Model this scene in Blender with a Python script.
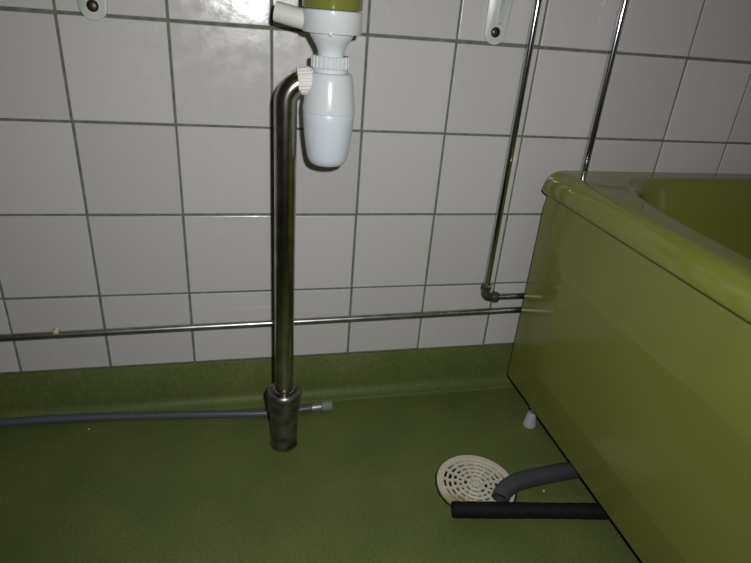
import bpy, bmesh, math, random
from mathutils import Vector, Matrix
random.seed(7)
for o in list(bpy.data.objects): bpy.data.objects.remove(o)
S = bpy.context.scene
COL = S.collection
PI = math.pi

# ------------------------------------------------------------------ camera
CAM = Vector((0.24827, -0.94978, 0.73920))
RIGHT = Vector((0.973384, -0.216475, 0.075249))
DOWN = Vector((-0.029012, -0.442086, -0.896503))
FWD = Vector((0.227338, 0.870459, -0.436600))
cd = bpy.data.cameras.new('camera'); cam = bpy.data.objects.new('camera', cd); COL.objects.link(cam)
m = Matrix((RIGHT, -DOWN, -FWD)).transposed().to_4x4(); m.translation = CAM
cam.matrix_world = m
cd.sensor_fit = 'HORIZONTAL'; cd.sensor_width = 36.0; cd.lens = 560.934 / 751 * 36.0
cd.clip_start = 0.02
S.camera = cam
# ------------------------------------------------------------------ light: built-in camera flash + dim warm room lamp
w = bpy.data.worlds.new('world'); S.world = w; w.use_nodes = True
w.node_tree.nodes['Background'].inputs[0].default_value = (0.9, 0.85, 0.8, 1)
w.node_tree.nodes['Background'].inputs[1].default_value = 0.0
fl = bpy.data.lights.new('camera_flash', 'SPOT'); flo = bpy.data.objects.new('camera_flash', fl); COL.objects.link(flo)
fl.energy = 20.0; fl.color = (1.0, 0.992, 0.975); fl.shadow_soft_size = 0.009
fl.spot_size = math.radians(136); fl.spot_blend = 1.0
mf = m.copy(); mf.translation = CAM + RIGHT * 0.042 - DOWN * 0.042
flo.matrix_world = mf
rl = bpy.data.lights.new('ceiling_lamp_light', 'POINT'); rlo = bpy.data.objects.new('ceiling_lamp_light', rl); COL.objects.link(rlo)
rl.energy = 2.2; rl.color = (1.0, 0.78, 0.55); rl.shadow_soft_size = 0.2; rlo.location = (0.35, -1.1, 2.2)
S.view_settings.view_transform = 'Standard'; S.view_settings.look = 'None'
S.view_settings.gamma = 1.0; S.view_settings.use_curve_mapping = False
S.view_settings.exposure = 0.0

# ------------------------------------------------------------------ helpers
def mat(name, col, rough=0.5, metal=0.0, spec=0.5, coat=0.0):
    M = bpy.data.materials.new(name); M.use_nodes = True
    b = M.node_tree.nodes['Principled BSDF']
    b.inputs['Base Color'].default_value = (*col, 1); b.inputs['Roughness'].default_value = rough
    b.inputs['Metallic'].default_value = metal; b.inputs['Specular IOR Level'].default_value = spec
    b.inputs['Coat Weight'].default_value = coat; b.inputs['Coat Roughness'].default_value = 0.05
    return M
def nodes(M): return M.node_tree.nodes, M.node_tree.links, M.node_tree.nodes['Principled BSDF']
def noise(M, scale, detail=4, coord='Object', rough=0.55):
    n, l, b = nodes(M)
    tc = n.new('ShaderNodeTexCoord'); t = n.new('ShaderNodeTexNoise')
    t.inputs['Scale'].default_value = scale; t.inputs['Detail'].default_value = detail; t.inputs['Roughness'].default_value = rough
    l.new(tc.outputs[coord], t.inputs['Vector']); return t
def ramp(M, src, stops):
    n, l, b = nodes(M); r = n.new('ShaderNodeValToRGB'); e = r.color_ramp.elements
    while len(e) < len(stops): e.new(0.5)
    for i, (p, c) in enumerate(stops): e[i].position = p; e[i].color = (*c, 1)
    l.new(src, r.inputs[0]); return r
def bump(M, src, strength, dist):
    n, l, b = nodes(M); k = n.new('ShaderNodeBump'); k.inputs['Strength'].default_value = strength
    k.inputs['Distance'].default_value = dist; l.new(src, k.inputs['Height']); l.new(k.outputs[0], b.inputs['Normal'])
def link_color(M, r): M.node_tree.links.new(r.outputs[0], M.node_tree.nodes['Principled BSDF'].inputs['Base Color'])

def obj(name, bm, material, parent=None, sharp=35, smooth=True):
    bmesh.ops.recalc_face_normals(bm, faces=bm.faces[:])
    me = bpy.data.meshes.new(name); bm.to_mesh(me); bm.free()
    if smooth:
        for p in me.polygons: p.use_smooth = True
        me.set_sharp_from_angle(angle=math.radians(sharp))
    me.materials.append(material)
    o = bpy.data.objects.new(name, me); COL.objects.link(o)
    if parent is not None:
        o.parent = parent
        o.matrix_parent_inverse = Matrix.Translation(-parent.location)
    return o
def thing(name, label, cat, loc=(0, 0, 0), group=None):
    o = bpy.data.objects.new(name, None); COL.objects.link(o); o.location = loc; o.empty_display_size = 0.02
    o['label'] = label; o['category'] = cat
    if group: o['group'] = group
    return o
def tag(o, label, cat, group=None):
    o['label'] = label; o['category'] = cat
    if group: o['group'] = group
    return o
def box(bm, x0, x1, y0, y1, z0, z1, bev=0.0, seg=2):
    r = bmesh.ops.create_cube(bm, size=1.0)
    for v in r['verts']:
        v.co = Vector(((x0 + x1) / 2 + v.co.x * (x1 - x0), (y0 + y1) / 2 + v.co.y * (y1 - y0), (z0 + z1) / 2 + v.co.z * (z1 - z0)))
    if bev:
        es = list({e for v in r['verts'] for e in v.link_edges})
        bmesh.ops.bevel(bm, geom=es, offset=bev, segments=seg, affect='EDGES', profile=0.5)
    return bm
def lathe(bm, prof, org=(0, 0, 0), axis=(0, 0, 1), n=48, flute=None):
    """prof = [(r, h)]; flute(i, j) scales the radius."""
    a = Vector(axis).normalized()
    u = a.orthogonal().normalized() if abs(a.z) < 0.99 else Vector((1, 0, 0)); v = a.cross(u)
    org = Vector(org); rings = []
    for i, (r, h) in enumerate(prof):
        if r < 1e-6: rings.append([bm.verts.new(org + a * h)]); continue
        ring = []
        for j in range(n):
            t = 2 * PI * j / n; rr = r * (flute(i, j) if flute else 1)
            ring.append(bm.verts.new(org + a * h + (u * math.cos(t) + v * math.sin(t)) * rr))
        rings.append(ring)
    for A, B in zip(rings, rings[1:]):
        for j in range(n):
            k = (j + 1) % n
            if len(A) == 1 and len(B) == 1: continue
            if len(A) == 1: bm.faces.new((A[0], B[j], B[k]))
            elif len(B) == 1: bm.faces.new((A[j], A[k], B[0]))
            else: bm.faces.new((A[j], A[k], B[k], B[j]))
    return bm
def smooth_path(pts, per=10):
    P = [Vector(p) for p in pts]; P = [2 * P[0] - P[1]] + P + [2 * P[-1] - P[-2]]; out = []
    for i in range(1, len(P) - 2):
        a, b, c, d = P[i - 1:i + 3]
        for k in range(per):
            t = k / per
            out.append(0.5 * ((2 * b) + (c - a) * t + (2 * a - 5 * b + 4 * c - d) * t * t + (3 * b - a - 3 * c + d) * t ** 3))
    out.append(P[-2]); return out
def tube(bm, pts, r, n=20, caps=True, inner=None):
    P = [Vector(p) for p in pts]; rings = []; T0 = None; N = None
    for i, p in enumerate(P):
        T = (P[min(i + 1, len(P) - 1)] - P[max(i - 1, 0)]).normalized()
        if N is None: N = T.orthogonal().normalized()
        else:
            q = T0.rotation_difference(T); N = (q @ N).normalized()
        T0 = T; B = T.cross(N)
        rr = r(i / (len(P) - 1)) if callable(r) else r
        rings.append([bm.verts.new(p + (N * math.cos(2 * PI * j / n) + B * math.sin(2 * PI * j / n)) * rr) for j in range(n)])
    for A, Bq in zip(rings, rings[1:]):
        for j in range(n): bm.faces.new((A[j], A[(j + 1) % n], Bq[(j + 1) % n], Bq[j]))
    if caps:
        for ring, p, s in ((rings[0], P[0], 1), (rings[-1], P[-1], -1)):
            if inner:
                T = (P[1] - P[0]).normalized() if s == 1 else (P[-2] - P[-1]).normalized()
                ri = [bm.verts.new(p + (v.co - p) * inner) for v in ring]
                rd = [bm.verts.new(v.co + T * 0.02) for v in ri]
                for j in range(n):
                    k = (j + 1) % n
                    bm.faces.new((ring[j], ring[k], ri[k], ri[j])); bm.faces.new((ri[j], ri[k], rd[k], rd[j]))
                bm.faces.new(rd)
            else: bm.faces.new(ring)
    return bm
def NB(): return bmesh.new()

# ------------------------------------------------------------------ materials
M = {}
t = M['tile'] = mat('white_glazed_tile', (0.6, 0.575, 0.575), 0.16, spec=0.5)
n_, l_, b_ = nodes(t); oi = n_.new('ShaderNodeObjectInfo')
r_ = ramp(t, oi.outputs['Random'], [(0, (0.56, 0.545, 0.552)), (1, (0.635, 0.617, 0.618))]); link_color(t, r_)
q = noise(t, 26, 3); bump(t, q.outputs[0], 0.16, 0.004)
q2 = noise(t, 40, 6); rr_ = ramp(t, q2.outputs[0], [(0.3, (0.12,) * 3), (0.75, (0.34,) * 3)]); l_.new(rr_.outputs[0], b_.inputs['Roughness'])
g = M['grout'] = mat('grey_green_grout', (0.10, 0.115, 0.08), 0.85, spec=0.2)
q = noise(g, 60, 5); link_color(g, ramp(g, q.outputs[0], [(0.3, (0.105, 0.125, 0.092)), (0.7, (0.215, 0.235, 0.18))])); bump(g, q.outputs[0], 0.4, 0.001)
def vinyl(name, k=1.0):
    v = mat(name, (0.07, 0.1, 0.03), 0.52, spec=0.3)
    n, l, b = nodes(v)
    a = noise(v, 260, 6, rough=0.85); c1 = ramp(v, a.outputs[0], [(0.3, (0.072 * k, 0.103 * k, 0.028 * k)), (0.52, (0.127 * k, 0.160 * k, 0.051 * k)), (0.75, (0.215 * k, 0.262 * k, 0.095 * k))])
    c = noise(v, 7, 4); c2 = ramp(v, c.outputs[0], [(0.3, (0.80, 0.84, 0.82)), (0.7, (1.12, 1.08, 1.06))])
    mx = n.new('ShaderNodeMix'); mx.data_type = 'RGBA'; mx.blend_type = 'MULTIPLY'; mx.inputs['Factor'].default_value = 1
    l.new(c1.outputs[0], mx.inputs['A']); l.new(c2.outputs[0], mx.inputs['B']); l.new(mx.outputs['Result'], b.inputs['Base Color'])
    bump(v, a.outputs[0], 0.25, 0.0008); return v
M['vinyl'] = vinyl('green_speckled_vinyl', 0.94)
M['weld'] = mat('pale_green_vinyl_weld', (0.12, 0.155, 0.062), 0.5)
M['tub'] = mat('olive_green_enamel', (0.185, 0.205, 0.034), 0.09, spec=0.6)
q = noise(M['tub'], 9, 2); bump(M['tub'], q.outputs[0], 0.04, 0.004)
M['panel'] = mat('olive_green_lacquered_panel', (0.18, 0.195, 0.04), 0.17, spec=0.5)
q = noise(M['panel'], 5, 3); link_color(M['panel'], ramp(M['panel'], q.outputs[0], [(0.3, (0.172, 0.188, 0.038)), (0.7, (0.19, 0.206, 0.042))]))
M['trap'] = mat('glossy_white_plastic', (0.68, 0.72, 0.75), 0.2, spec=0.5)
M['bowl'] = mat('translucent_white_plastic', (0.66, 0.72, 0.80), 0.3, spec=0.4)
M['warm_white'] = mat('aged_white_plastic', (0.70, 0.70, 0.66), 0.28)
M['foot'] = mat('grey_white_plastic', (0.42, 0.45, 0.46), 0.4)
M['chalk'] = mat('chalky_white_plastic', (0.78, 0.77, 0.76), 0.6)
q = noise(M['chalk'], 180, 4); bump(M['chalk'], q.outputs[0], 0.6, 0.003)
M['chrome'] = mat('chrome', (0.58, 0.60, 0.65), 0.10, metal=1.0)
M['old_chrome'] = mat('dull_chrome', (0.36, 0.345, 0.32), 0.21, metal=1.0)
q = noise(M['old_chrome'], 45, 6); link_color(M['old_chrome'], ramp(M['old_chrome'], q.outputs[0], [(0.3, (0.27, 0.25, 0.24)), (0.7, (0.50, 0.475, 0.46))]))
M['socket'] = mat('tarnished_metal', (0.18, 0.17, 0.155), 0.34, metal=0.85)
q = noise(M['socket'], 55, 6); link_color(M['socket'], ramp(M['socket'], q.outputs[0], [(0.32, (0.09, 0.085, 0.08)), (0.62, (0.24, 0.23, 0.21)), (0.8, (0.33, 0.28, 0.2))])); bump(M['socket'], q.outputs[0], 0.3, 0.001)
M['copperpipe'] = mat('dull_plated_pipe', (0.30, 0.30, 0.27), 0.33, metal=1.0)
q = noise(M['copperpipe'], 30, 5); link_color(M['copperpipe'], ramp(M['copperpipe'], q.outputs[0], [(0.3, (0.30, 0.30, 0.28)), (0.7, (0.55, 0.55, 0.53))]))
M['hose'] = mat('blue_grey_hose', (0.085, 0.10, 0.125), 0.38)
M['hose2'] = mat('dark_grey_plastic_hose', (0.05, 0.055, 0.066), 0.42)
M['black'] = mat('black_rubber', (0.006, 0.006, 0.007), 0.7, spec=0.25)
q = noise(M['black'], 160, 4); bump(M['black'], q.outputs[0], 0.5, 0.002)
M['ferrule'] = mat('crimped_steel', (0.40, 0.40, 0.38), 0.45, metal=0.8)
M['nut'] = mat('grey_green_plastic', (0.20, 0.235, 0.18), 0.5)
M['screw'] = mat('brown_screw_metal', (0.10, 0.075, 0.055), 0.4, metal=0.8)
M['paint'] = mat('white_enamel_paint', (0.60, 0.635, 0.61), 0.3)
M['plaster'] = mat('off_white_plaster', (0.55, 0.53, 0.5), 0.8)
M['dark'] = mat('dark_wet_plastic', (0.012, 0.012, 0.01), 0.4)
M['putty'] = mat('yellowed_white_putty', (0.62, 0.58, 0.44), 0.7)
# drain grate: cream plastic with a rusty stain on one side of its rim
d = M['grate'] = mat('cream_plastic_grate', (0.6, 0.57, 0.46), 0.45)
n_, l_, b_ = nodes(d)
tc = n_.new('ShaderNodeTexCoord'); vm = n_.new('ShaderNodeVectorMath'); vm.operation = 'DISTANCE'; vm.inputs[1].default_value = (0.580, -0.333, 0.006)
l_.new(tc.outputs['Object'], vm.inputs[0])
ns = noise(d, 90, 4); ad = n_.new('ShaderNodeMath'); ad.operation = 'MULTIPLY_ADD'; ad.inputs[1].default_value = 0.03; l_.new(ns.outputs[0], ad.inputs[0]); l_.new(vm.outputs['Value'], ad.inputs[2])
link_color(d, ramp(d, ad.outputs[0], [(0.018, (0.22, 0.13, 0.04)), (0.034, (0.42, 0.33, 0.18)), (0.05, (0.62, 0.59, 0.49))]))
# side walls out of the picture: same tiles, flat
ts = M['tiled'] = mat('white_tiled_wall', (0.58, 0.56, 0.555), 0.25)
n_, l_, b_ = nodes(ts); tc = n_.new('ShaderNodeTexCoord'); bk = n_.new('ShaderNodeTexBrick'); mp = n_.new('ShaderNodeMapping')
bk.offset = 0; bk.inputs['Scale'].default_value = 1; bk.inputs['Brick Width'].default_value = 0.15; bk.inputs['Row Height'].default_value = 0.15
bk.inputs['Mortar Size'].default_value = 0.0018; bk.inputs['Color1'].default_value = (0.58, 0.56, 0.555, 1); bk.inputs['Color2'].default_value = (0.61, 0.585, 0.58, 1); bk.inputs['Mortar'].default_value = (0.1, 0.115, 0.08, 1)
l_.new(tc.outputs['UV'], bk.inputs['Vector']); l_.new(bk.outputs['Color'], b_.inputs['Base Color'])

# ------------------------------------------------------------------ the setting
XL, XR, YF, ZC = -0.75, 1.5, -1.95, 2.35
DC = Vector((0.633, -0.288, 0.0)); DR = 0.0685
def struct(o): o['kind'] = 'structure'; return o
# floor with the drain opening, one continuous vinyl sheet
bm = NB()
outer = [bm.verts.new(p) for p in ((XL, YF, 0), (XR, YF, 0), (XR, 0, 0), (XL, 0, 0))]
hole = [bm.verts.new((DC.x + 0.064 * math.cos(a), DC.y + 0.064 * math.sin(a), 0)) for a in [2 * PI * i / 48 for i in range(48)]]
E = [bm.edges.new((outer[i], outer[(i + 1) % 4])) for i in range(4)] + [bm.edges.new((hole[i], hole[(i + 1) % 48])) for i in range(48)]
bmesh.ops.triangle_fill(bm, use_beauty=True, use_dissolve=False, edges=E)
for f in list(bm.faces):
    c = f.calc_center_median()
    if (c - DC).length < 0.05 and all((v.co - DC).length < 0.07 for v in f.verts): bm.faces.remove(f)
bmesh.ops.recalc_face_normals(bm, faces=bm.faces[:])
ex = bmesh.ops.extrude_face_region(bm, geom=bm.faces[:])
for v in ex['geom']:
    if isinstance(v, bmesh.types.BMVert): v.co.z -= 0.02
floor = struct(obj('floor', bm, M['vinyl'], smooth=False))
# tiled back wall: grout bed + tiles
bm = NB(); box(bm, XL, XR, -0.0005 + 0.0025, 0.08, -0.02, ZC)
wall = struct(obj('wall_back', bm, M['grout'], smooth=False))
T = 0.15; th = 0.008; ts_ = T - 0.0038
bm = NB(); box(bm, -ts_ / 2, ts_ / 2, -th / 2, th / 2, -ts_ / 2, ts_ / 2, bev=0.0013, seg=2)
proto = None
for row in range(15):
    for c in range(-5, 10):
        if proto is None:
            proto = obj('tile', bm, M['tile'], wall, sharp=12); o = proto
        else:
            o = bpy.data.objects.new('tile', proto.data); COL.objects.link(o); o.parent = wall
        z = 0.1 + T * (row + 0.5); x = T * (c + 0.5)
        o.matrix_parent_inverse = Matrix()
        o.location = (x + random.uniform(-.0004, .0004), th / 2 + random.uniform(-.0003, .0003), z + random.uniform(-.0004, .0004) + (0.0006 if row == 4 else 0))
        o.rotation_euler = (random.uniform(-.004, .004), random.uniform(-.002, .002), random.uniform(-.004, .004))
        o.scale = (1, 1, 0.992 if row == 4 else 1)
def side(name, x0, x1, y0, y1, z0, z1, material, u, v):
    b = NB(); box(b, x0, x1, y0, y1, z0, z1)
    uv = b.loops.layers.uv.new('uv')
    for f in b.faces:
        for lp in f.loops: lp[uv].uv = (lp.vert.co[u], lp.vert.co[v] - 0.1)
    return struct(obj(name, b, material, smooth=False))
side('wall_left', XL - 0.08, XL, YF, 0.08, -0.02, ZC, M['tiled'], 1, 2)
side('wall_right', XR, XR + 0.08, YF, 0.08, -0.02, ZC, M['tiled'], 1, 2)
side('wall_front', XL - 0.08, XR + 0.08, YF - 0.08, YF, -0.02, ZC, M['tiled'], 0, 2)
side('ceiling', XL - 0.08, XR + 0.08, YF - 0.08, 0.08, ZC, ZC + 0.05, M['plaster'], 0, 1)
# vinyl coved up the wall
bm = NB(); prof = [(0.004, 0.0985), (-0.0012, 0.0985), (-0.0022, 0.097), (-0.0022, 0.024)]
for i in range(1, 8):
    a = PI / 2 * i / 7; prof.append((-0.0242 + 0.022 * math.cos(a), 0.0235 - 0.022 * math.sin(a)))
prof += [(-0.026, 0.0), (0.004, 0.0)]
ends = []
for x in (XL, XR): ends.append([bm.verts.new((x, y, z)) for y, z in prof])
for i in range(len(prof)):
    k = (i + 1) % len(prof); bm.faces.new((ends[0][i], ends[0][k], ends[1][k], ends[1][i]))
bm.faces.new(ends[0]); bm.faces.new(ends[1])
base = struct(obj('baseboard_back', bm, M['vinyl'], sharp=50))
bm = NB(); tube(bm, [(XL, -0.0215, 0.0022), (0.70, -0.0215, 0.0022)], 0.0016, n=8); obj('weld_seam', bm, M['weld'], base)
bm = NB(); tube(bm, smooth_path([(0.694, -0.0022, 0.097), (0.695, -0.0022, 0.05), (0.697, -0.0025, 0.024), (0.698, -0.009, 0.008), (0.699, -0.0205, 0.0020)]), 0.0011, n=8); obj('weld_seam', bm, M['weld'], base)

# ------------------------------------------------------------------ bathtub
tub = thing('bathtub', 'olive green enamelled bathtub with matching front panel', 'bathtub', (1.14, -0.8, 0))
X0, X1, Y0, Y1 = 0.7805, 1.492, -1.55, -0.046
cx, cy = (X0 + X1) / 2, (Y0 + Y1) / 2
def rrect(ins, rad, per=10, st=24, ky=1.0):
    ax0, ax1, ay0, ay1 = X0 + ins, X1 - ins, Y0 + ins * ky, Y1 - ins * ky; P = []
    cs = [(ax1 - rad, ay1 - rad, 0), (ax0 + rad, ay1 - rad, PI / 2), (ax0 + rad, ay0 + rad, PI), (ax1 - rad, ay0 + rad, 3 * PI / 2)]
    for i, (x, y, a0) in enumerate(cs):
        arc = [(x + rad * math.cos(a0 + PI / 2 * k / per), y + rad * math.sin(a0 + PI / 2 * k / per)) for k in range(per + 1)]
        P += arc
        nx, ny, na = cs[(i + 1) % 4]; q = (nx + rad * math.cos(na), ny + rad * math.sin(na)); p = arc[-1]
        P += [(p[0] + (q[0] - p[0]) * k / st, p[1] + (q[1] - p[1]) * k / st) for k in range(1, st)]
    return P
def supere(a, b, ex, oy=0):
    P = []
    for x, y in rrect(0, 0.03):
        u, v = (x - cx) / a, (y - cy) / b
        # push the direction towards even spacing on the super-ellipse
        s = (abs(u) ** ex + abs(v) ** ex) ** (-1 / ex)
        P.append((cx + u * s * a, cy + oy + v * s * b))
    return P
rings = []
RT = 0.504
rings.append([(p, 0.4620) for p in rrect(0.030, 0.012)])
rings.append([(p, 0.4620) for p in rrect(0.003, 0.012)])
rings.append([(p, 0.4640) for p in rrect(0.0006, 0.013)])
for ins, zz in ((0.0, 0.466), (0.0015, 0.476), (0.004, 0.486), (0.0075, 0.4935), (0.012, 0.4985), (0.018, 0.5020), (0.025, 0.5037), (0.032, RT)):
    rings.append([(p, zz) for p in rrect(ins, 0.0095, ky=0.5)])
a0, b0 = 0.297, 0.697
rings.append([(p, RT - 0.0003) for p in supere(a0 + 0.006, b0 + 0.006, 6.5)])
for i in range(1, 8):
    a = PI / 2 * i / 8; rings.append([(p, RT - 0.020 * (1 - math.cos(a))) for p in supere(a0 + 0.006 - 0.018 * math.sin(a), b0 + 0.006 - 0.018 * math.sin(a), 6.5 - 0.15 * i)])
for zz, da, db, ex in ((0.44, 0.018, 0.022, 5), (0.36, 0.028, 0.045, 4.4), (0.27, 0.04, 0.075, 4), (0.2, 0.055, 0.11, 3.8), (0.155, 0.075, 0.145, 3.5), (0.13, 0.105, 0.19, 3.2), (0.12, 0.15, 0.25, 3.0), (0.117, 0.22, 0.4, 2.6)):
    rings.append([(p, zz) for p in supere(a0 - da, b0 - db, ex)])
bm = NB(); VR = [[bm.verts.new((p[0], p[1], z)) for p, z in r] for r in rings]
for A, B in zip(VR, VR[1:]):
    for j in range(len(A)):
        k = (j + 1) % len(A); bm.faces.new((A[j], A[k], B[k], B[j]))
bm.faces.new(VR[-1])
obj('tub_shell', bm, M['tub'], tub, sharp=60)
# front panel: pressed sheet with shallow folds
PX = 0.7825
def px(y, z):
    return PX + max(0, (z - 0.345) * 0.12, (0.14 - z) * 0.12, (y + 0.172) * 0.085)
ys = [-1.54 + 0.06 * i for i in range(20)] + [-0.36, -0.32, -0.28, -0.24, -0.21] + [-0.19 + 0.0045 * i for i in range(30)] + [-0.0500]
zs = [0.055 + 0.0085 * i for i in range(10)] + [0.14] + [0.15 + 0.0195 * i for i in range(10)] + [0.345] + [0.353 + 0.01145 * i for i in range(10)]
ys = sorted(set(round(v, 5) for v in ys)); zs = sorted(set(round(v, 5) for v in zs))
bm = NB(); G = [[bm.verts.new((px(y, z), y, z)) for z in zs] for y in ys]
for i in range(len(ys) - 1):
    for j in range(len(zs) - 1): bm.faces.new((G[i][j], G[i + 1][j], G[i + 1][j + 1], G[i][j + 1]))
# returned edges and thin back so that the sheet has body
for line in ([r[0] for r in G], G[-1], [r[-1] for r in reversed(G)]):
    bk_ = [bm.verts.new((0.7985, v.co.y, v.co.z)) for v in line]
    for i in range(len(line) - 1): bm.faces.new((line[i], line[i + 1], bk_[i + 1], bk_[i]))
bmesh.ops.recalc_face_normals(bm, faces=bm.faces[:])
obj('front_panel', bm, M['panel'], tub, sharp=2.0)
for fx, fy in ((0.8055, -0.150), (0.8055, -1.4), (1.44, -0.153), (1.44, -1.4)):
    bm = NB(); lathe(bm, [(0, 0), (0.0125, 0), (0.0138, 0.002), (0.0135, 0.006), (0.0105, 0.02), (0.0085, 0.0285), (0.007, 0.031), (0, 0.031)], (fx, fy, 0), n=24)
    f = obj('foot', bm, M['foot'], tub)
    bm = NB(); lathe(bm, [(0, 0.030), (0.004, 0.030), (0.004, 0.4625), (0, 0.4625)], (fx, fy, 0), n=12); lathe(bm, [(0, 0.046), (0.009, 0.046), (0.009, 0.053), (0, 0.053)], (fx, fy, 0), n=6)
    obj('threaded_rod', bm, M['ferrule'], f)

# ------------------------------------------------------------------ water pipes on the wall
PR = 0.0062; PY = -0.026
def arc_xz(x, z, r, a0, a1, y=PY, n=8):
    return [(x + r * math.cos(a0 + (a1 - a0) * i / n), y, z + r * math.sin(a0 + (a1 - a0) * i / n)) for i in range(n + 1)]
p1 = thing('water_pipe', 'thin chrome riser pipe turning at an elbow fitting beside the bathtub', 'pipe', (0.719, PY, 0.243))
bm = NB(); tube(bm, [(0.719, PY, 0.243), (0.719, PY, 0.5), (0.719, PY, 1.0), (0.719, PY, ZC)], PR); obj('riser', bm, M['chrome'], p1)
bm = NB(); tube(bm, [(0.725, PY, 0.2335), (0.95, PY, 0.2335)], PR); obj('horizontal_run', bm, M['copperpipe'], p1)
bm = NB(); tube(bm, [(0.719, PY, 0.258)] + [(0.719, PY, 0.250)] + arc_xz(0.733, 0.2475, 0.014, PI, 1.5 * PI) + [(0.741, PY, 0.2335), (0.744, PY, 0.2335)], 0.0088, n=20)
el = obj('elbow', bm, M['socket'], p1)
for org, ax in (((0.719, PY, 0.252), (0, 0, 1)), ((0.737, PY, 0.2335), (1, 0, 0))):
    bm = NB(); lathe(bm, [(0, 0), (0.0105, 0), (0.0115, 0.001), (0.0115, 0.008), (0.0095, 0.011), (0.0062, 0.0115), (0, 0.0115)], org, ax, n=6); obj('compression_nut', bm, M['socket'], el, sharp=20)
p2 = thing('water_pipe', 'long thin pipe running low along the tiles and rising behind the bathtub', 'pipe', (-0.06, PY, 0.19))
def zh(x): return 0.1905 + 0.0105 * (x + 0.156) / 0.958
bm = NB(); tube(bm, [(x, PY, zh(x)) for x in (XL, -0.3, 0.0, 0.3, 0.6, 0.868)], PR); obj('horizontal_run', bm, M['copperpipe'], p2)
bm = NB(); tube(bm, [(0.875, PY, 0.22), (0.875, PY, 0.5), (0.875, PY, 1.0), (0.875, PY, ZC)], PR); obj('riser', bm, M['chrome'], p2)
bm = NB(); tube(bm, [(0.855, PY, zh(.87)), (0.861, PY, zh(.87))] + arc_xz(0.861, zh(.87) + 0.014, 0.014, -PI / 2, 0) + [(0.875, PY, 0.222), (0.875, PY, 0.228)], 0.0088); obj('elbow', bm, M['socket'], p2)
# little clip that holds the low pipe
cl = thing('pipe_clip', 'small yellowed white clip on the low wall pipe', 'clip', (-0.0695, PY, 0.19))
bm = NB(); tube(bm, smooth_path([(-0.0685, PY + 0.0090, zh(-.07) + 0.0020), (-0.0692, PY + 0.006, zh(-.07) + 0.0065), (-0.0700, PY, zh(-.07) + 0.0080), (-0.0705, PY - 0.0062, zh(-.07) + 0.0045)], 6), lambda t: 0.0026 + 0.0018 * t, n=14)
obj('clip_hook', bm, M['putty'], cl)
bm = NB(); lathe(bm, [(0, 0), (0.0035, 0.0003), (0.0035, 0.001), (0.0018, 0.0022), (0, 0.0024)], (-0.0690, PY + .001, zh(-.07) + 0.0115), (0, -0.5, 0.9), n=12); obj('nail_head', bm, M['putty'], cl)

# ------------------------------------------------------------------ standpipe under the basin
AX, AY = 0.3110, -0.135
sp = thing('drain_standpipe', 'dull chrome waste standpipe rising from the floor to the white trap', 'pipe', (AX, AY, 0))
TX, TZ = 0.3718, 0.6420
bm = NB(); R_ = 0.031
path = [(AX, AY, 0.10), (AX, AY, 0.25), (AX, AY, 0.45), (AX, AY, TZ - R_)] + [(AX + R_ - R_ * math.cos(PI / 2 * i / 12), AY, TZ - R_ + R_ * math.sin(PI / 2 * i / 12)) for i in range(1, 13)] + [(AX + R_ + 0.008, AY, TZ)]
tube(bm, path, 0.016, n=36); obj('pipe', bm, M['old_chrome'], sp)
bm = NB(); lathe(bm, [(0.0155, 0.118), (0.0185, 0.1205), (0.0225, 0.1228), (0.0270, 0.1225), (0.0300, 0.1195), (0.0310, 0.1150), (0.0302, 0.1105), (0.0282, 0.1080), (0.0282, 0.1055), (0.0286, 0.1035), (0.0290, 0.0930), (0.0283, 0.0830), (0.0262, 0.0720), (0.0245, 0.060), (0.0238, 0.02), (0.0240, 0.004), (0.0250, 0.0), (0, 0.0)], (AX, AY, 0), n=48)
so = obj('floor_socket', bm, M['socket'], sp)
bm = NB(); lathe(bm, [(0.0158, 0.1185), (0.0180, 0.1190), (0.0184, 0.1215), (0.0176, 0.1242), (0.0158, 0.1250)], (AX, AY, 0), n=48); obj('seal_ring', bm, M['old_chrome'], so)

# ------------------------------------------------------------------ white bottle trap
tr = thing('bottle_trap', 'white plastic bottle trap hanging under the green basin outlet', 'trap', (TX, AY, 0.527))
O = (TX, AY, 0)
bm = NB(); lathe(bm, [(0.0, 0.7328), (0.0385, 0.7328), (0.0400, 0.7315), (0.0400, 0.7100), (0.0393, 0.7090), (0.0393, 0.7070), (0.0383, 0.7050), (0.0, 0.7050)], O, n=64); col_ = obj('strainer_collar', bm, M['trap'], tr)
bm = NB(); box(bm, TX - 0.0085, TX - 0.0055, AY - 0.0398, AY - 0.036, 0.7030, 0.7072, bev=0.0006); obj('moulding_tab', bm, M['trap'], col_)
bm = NB(); lathe(bm, [(0.0292, 0.7060), (0.0290, 0.7020), (0.0250, 0.6955), (0.0204, 0.6885), (0.0180, 0.6825), (0.0175, 0.672)], O, n=48); obj('funnel', bm, M['trap'], tr)
bm = NB(); lathe(bm, [(0.017, 0.6768), (0.0255, 0.6768), (0.0270, 0.6752), (0.0270, 0.6625), (0.0260, 0.6612), (0.0240, 0.6605), (0.0240, 0.6545), (0.02, 0.6535)], O, n=144, flute=lambda i, j: (1 - (0.05 if (j % 6) in (4, 5) else 0)) if 1 <= i <= 4 else 1); obj('slip_nut', bm, M['trap'], tr, sharp=25)
bm = NB(); lathe(bm, [(0.0, 0.6560), (0.0268, 0.6560), (0.0297, 0.6545), (0.0312, 0.6510), (0.0330, 0.640), (0.0352, 0.622), (0.0366, 0.611), (0.0370, 0.6050), (0.0370, 0.6030), (0.0362, 0.6024), (0.0, 0.6024)], O, n=64); obj('bottle_body', bm, M['trap'], tr)
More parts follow.
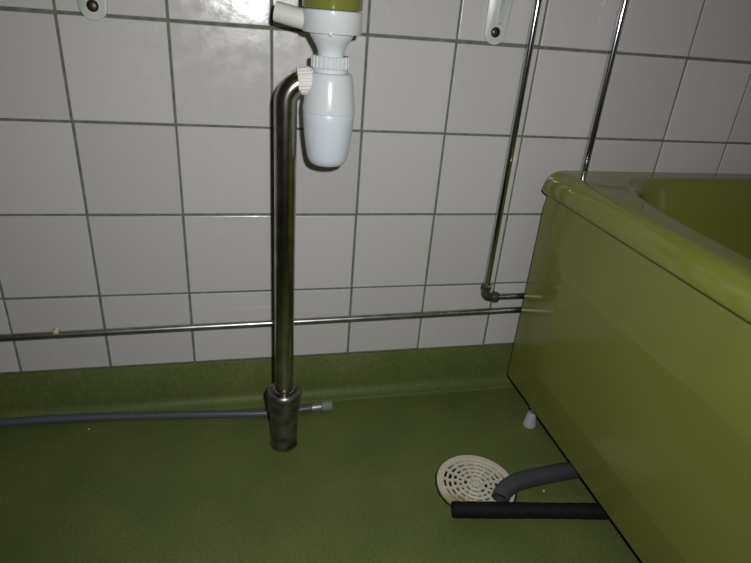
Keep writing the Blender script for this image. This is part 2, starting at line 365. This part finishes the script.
bm = NB(); lathe(bm, [(0.0356, 0.6030), (0.0363, 0.6010), (0.0361, 0.592), (0.0345, 0.572), (0.0320, 0.553), (0.0298, 0.541), (0.0278, 0.535), (0.0250, 0.5302), (0.0205, 0.5278), (0.012, 0.5268), (0.0, 0.5266)], O, n=64); obj('bottle_cup', bm, M['bowl'], tr)
bm = NB(); lathe(bm, [(0.0158, -0.0045), (0.0180, -0.0045), (0.0185, -0.003), (0.0188, 0.006), (0.0186, 0.012), (0.016, 0.018)], (TX - 0.0405, AY, TZ), (1, 0, 0.10), n=72, flute=lambda i, j: (1 - (0.06 if (j % 4) == 3 else 0)) if 1 <= i <= 4 else 1); obj('outlet_nut', bm, M['chalk'], tr, sharp=25)
bm = NB(); tube(bm, [(TX - 0.026, AY + 0.000, 0.7170), (TX - 0.050, AY + 0.006, 0.7215), (TX - 0.0735, AY + 0.012, 0.7262)], lambda s: 0.0128 - 0.0002 * s, n=32, inner=0.86); obj('inlet_branch', bm, M['warm_white'], tr)

# ------------------------------------------------------------------ olive washbasin (only its outlet boss comes into the picture)
wb = thing('washbasin', 'olive green washbasin outlet above the white trap collar', 'washbasin', (TX, AY, 0.731))
bm = NB(); lathe(bm, [(0.0, 0.7336), (0.0385, 0.7336), (0.0396, 0.7350), (0.0396, 0.752), (0.042, 0.762), (0.05, 0.772), (0.0, 0.772)], O, n=64); obj('outlet_boss', bm, M['tub'], wb)
bm = NB(); BR = []
BX0, BX1, BY0, BY1 = 0.058, 0.658, -0.47, -0.004
def bas(s, z, ex, ccx=TX, ccy=AY):
    # blends from a small ellipse round the outlet to the rounded rim rectangle
    out = []
    for j in range(72):
        t = 2 * PI * j / 72; c, sn = math.cos(t), math.sin(t)
        mx, my = (BX0 + BX1) / 2, (BY0 + BY1) / 2
        k = (abs(c) ** ex + abs(sn) ** ex) ** (-1 / ex)
        rx, ry = mx + c * k * (BX1 - BX0) / 2, my + sn * k * (BY1 - BY0) / 2
        qx, qy = ccx + 0.046 * c, ccy + 0.046 * sn
        out.append((qx + (rx - qx) * s, qy + (ry - qy) * s, z))
    return out
for s, z, ex in ((0.0, 0.771, 3), (0.25, 0.776, 3), (0.5, 0.790, 3), (0.72, 0.815, 3.4), (0.88, 0.85, 4), (0.95, 0.875, 5), (0.99, 0.885, 6), (1.0, 0.90, 6), (0.995, 0.912, 6), (0.97, 0.915, 6), (0.86, 0.912, 5), (0.80, 0.895, 4), (0.68, 0.84, 3.6), (0.5, 0.805, 3), (0.2, 0.790, 3), (0.0, 0.784, 3)):
    BR.append([bm.verts.new(p) for p in bas(s, z, ex)])
for A, B in zip(BR, BR[1:]):
    for j in range(72): bm.faces.new((A[j], A[(j + 1) % 72], B[(j + 1) % 72], B[j]))
bm.faces.new(BR[-1]); bm.faces.new(BR[0])
obj('bowl', bm, M['tub'], wb, sharp=60)

# ------------------------------------------------------------------ two basin brackets screwed to the tiles
def bracket(x, zs_, label, lean):
    t = thing('basin_bracket', label, 'bracket', (x, 0, zs_), 'white basin brackets')
    bm = NB(); hw = 0.0192; zb, zt = zs_ - 0.0008, zs_ + 0.19; cz = zs_ 
    outl = [(x + hw * math.cos(a), cz + hw * math.sin(a) * 1.0) for a in [PI + PI * i / 16 for i in range(17)]]
    outl += [(x + hw + 0.014, zt), (x - hw - 0.001, zt)]
    f0 = [bm.verts.new((a, 0.0005, b)) for a, b in outl]; f1 = [bm.verts.new((a, -0.0035, b)) for a, b in outl]
    f2 = [bm.verts.new((x + (a - x) * 0.94, -0.0048, cz + (b - cz) * 0.985)) for a, b in outl]
    N = len(outl)
    for A, B in ((f0, f1), (f1, f2)):
        for i in range(N): bm.faces.new((A[i], A[(i + 1) % N], B[(i + 1) % N], B[i]))
    bm.faces.new(f2); bm.faces.new(f0)
    obj('wall_plate', bm, M['paint'], t, sharp=50)
    # gusset rib: a fin that grows out of the plate and carries the basin
    bm = NB(); F = [(0.0, 0.011), (0.004, 0.0145), (0.010, 0.034), (0.03, 0.075), (0.10, 0.138), (0.20, 0.148), (0.20, 0.16), (0.0, 0.16)]
    L = [bm.verts.new((x + lean + 0.002 - 0.0035, -0.004 - a, cz + b)) for a, b in F]; Rr = [bm.verts.new((x + lean + 0.002 + 0.0035, -0.004 - a, cz + b)) for a, b in F]
    for i in range(len(F)):
        k = (i + 1) % len(F); bm.faces.new((L[i], L[k], Rr[k], Rr[i]))
    bm.faces.new(L); bm.faces.new(Rr)
    obj('support_arm', bm, M['paint'], t, sharp=30)
    bm = NB(); lathe(bm, [(0.0, 0.0), (0.0080, 0.0), (0.0080, 0.0012), (0.0064, 0.003), (0.0036, 0.0040), (0, 0.0043)], (x, -0.0046, cz), (0, -1, 0), n=24)
    s = obj('screw', bm, M['screw'], t)
    return t
bracket(0.0515, 0.7125, 'white basin bracket screwed to the tiles, on the side away from the bathtub', 0.0)
bracket(0.6635, 0.7185, 'white basin bracket screwed to the tiles, beside the chrome riser pipe', 0.003)

# ------------------------------------------------------------------ floor drain
dr = thing('floor_drain', 'round cream floor drain grate with concentric slots and a rust stain', 'drain', (DC.x, DC.y, 0))
def ringbm(bm, r0, r1, z0, z1, n=72):
    lathe(bm, [(r0, z0), (r1, z0), (r1, z1 - 0.0008), (r1 - 0.0008, z1), (r0 + 0.0006, z1), (r0, z1 - 0.0006), (r0, z0)], (DC.x, DC.y, 0), n=n)
bm = NB(); ringbm(bm, 0.0565, DR, 0.0002, 0.0068); grm = obj('outer_rim', bm, M['grate'], dr)
rr = [0.0525, 0.0432, 0.0339, 0.0246, 0.0153]
for i, r in enumerate(rr):
    bm = NB(); ringbm(bm, r - 0.0042, r, 0.0015, 0.0062, n=64); obj('grate_ring', bm, M['grate'], dr)
bm = NB(); lathe(bm, [(0, 0.0015), (0.0055, 0.0015), (0.0055, 0.0056), (0.005, 0.0062), (0, 0.0062)], (DC.x, DC.y, 0), n=32); obj('grate_hub', bm, M['grate'], dr)
edges = [(0.0518, 0.0572), (0.0425, 0.0490), (0.0332, 0.0397), (0.0239, 0.0304), (0.0146, 0.0211), (0.0050, 0.0118)]
for i, (a, b) in enumerate(edges):
    n = 16 if i < 4 else 8; bm = NB()
    for k in range(n):
        t = 2 * PI * (k + 0.12 * (i % 2)) / n; u = Vector((math.cos(t), math.sin(t), 0)); v = Vector((-u.y, u.x, 0)); hw = 0.0017
        vs = []
        for rad in (a, b):
            for s in (-1, 1):
                for z in (0.0018, 0.0058): vs.append(bm.verts.new(DC + u * rad + v * hw * s + Vector((0, 0, z))))
        q = vs
        for f in ((0, 1, 3, 2), (4, 6, 7, 5), (0, 4, 5, 1), (2, 3, 7, 6), (1, 5, 7, 3), (0, 2, 6, 4)): bm.faces.new([q[z] for z in f])
    obj('grate_spokes', bm, M['grate'], dr, smooth=False)
bm = NB(); lathe(bm, [(0.0635, 0.0), (0.0615, -0.004), (0.0605, -0.045), (0.05, -0.05), (0, -0.05)], (DC.x, DC.y, 0), n=48); obj('drain_cup', bm, M['dark'], dr)
bm = NB(); lathe(bm, [(DR - 0.0005, 0.0), (DR - 0.0005, 0.0014), (DR + 0.0012, 0.0016), (DR + 0.0030, 0.0001)], (DC.x, DC.y, 0), n=72, flute=lambda i, j: 1 + (0.012 * math.sin(j * 1.9) + 0.008 * math.sin(j * 0.7) if i == 3 else 0)); obj('sealant_ring', bm, M['dark'], dr)

# ------------------------------------------------------------------ hoses and pipe on the floor
bp_ = thing('waste_pipe', 'straight black rubber pipe reaching from under the bathtub onto the drain', 'pipe', (0.565, -0.351, 0.006))
bm = NB(); dv = Vector((0.30, -0.050, 0)); a = Vector((0.5665, -0.3485, 0.0200)); pts = [a + dv * (i / 40) for i in range(41)]
tube(bm, pts, lambda s: 0.0127 + 0.0003 * math.sin(s * 260) + 0.0003 * math.sin(s * 71), n=28, inner=0.8); obj('pipe_body', bm, M['black'], bp_)
gh = thing('drain_hose', 'thick dark grey hose curving from under the bathtub to the floor drain', 'hose', (0.655, -0.33, 0.006))
bm = NB(); tube(bm, smooth_path([(0.6545, -0.3385, 0.0185), (0.664, -0.3285, 0.0225), (0.681, -0.3195, 0.0262), (0.706, -0.3120, 0.0265), (0.748, -0.3055, 0.0245), (0.82, -0.2980, 0.021), (0.95, -0.30, 0.018)], 8), 0.0150, n=28, inner=0.8); obj('hose_body', bm, M['hose2'], gh)
hs = thing('supply_hose', 'thin blue grey hose lying along the skirting with a capped end coupling', 'hose', (0.28, -0.055, 0.0))
hp = [(-0.70, -0.05, 0.0085), (-0.42, -0.034, 0.0085), (-0.205, -0.0262, 0.0105), (-0.10, -0.0268, 0.0105), (0.01, -0.031, 0.0085), (0.157, -0.044, 0.0082), (0.28, -0.056, 0.0082), (0.335, -0.0545, 0.0085), (0.374, -0.0535, 0.0103)]
bm = NB(); tube(bm, smooth_path(hp, 10), lambda t: 0.0080 - 0.0011 * t, n=20); obj('hose_body', bm, M['hose'], hs)
dirv = (Vector(hp[-1]) - Vector(hp[-2])).normalized()
bm = NB(); lathe(bm, [(0.0, -0.002), (0.0078, -0.002), (0.0086, 0.0), (0.0080, 0.004), (0.0086, 0.008), (0.0080, 0.012), (0.0086, 0.016), (0.0078, 0.019), (0, 0.019)], hp[-1], dirv, n=24); obj('crimp_ferrule', bm, M['ferrule'], hs)
bm = NB(); lathe(bm, [(0.0, 0.0), (0.0092, 0.0), (0.0104, 0.002), (0.0108, 0.018), (0.0100, 0.0205), (0, 0.0205)], Vector(hp[-1]) + dirv * 0.0185, dirv, n=48, flute=lambda i, j: 1 - (0.05 if j % 4 == 3 else 0)); obj('coupling_nut', bm, M['nut'], hs, sharp=25)
# crumbs of white grit on the floor
for (x, y, s, lb) in ((0.749, -0.319, 0.0022, 'tiny white crumb on the green floor between grey hose and black pipe'), (-0.04, -0.052, 0.0016, 'tiny pale crumb on the green floor beside the thin hose')):
    bm = NB(); bmesh.ops.create_icosphere(bm, subdivisions=2, radius=s)
    for v in bm.verts: v.co *= random.uniform(0.7, 1.15)
    for v in bm.verts: v.co += Vector((x, y, s * 0.8))
    tag(obj('crumb', bm, M['plaster']), lb, 'crumb')
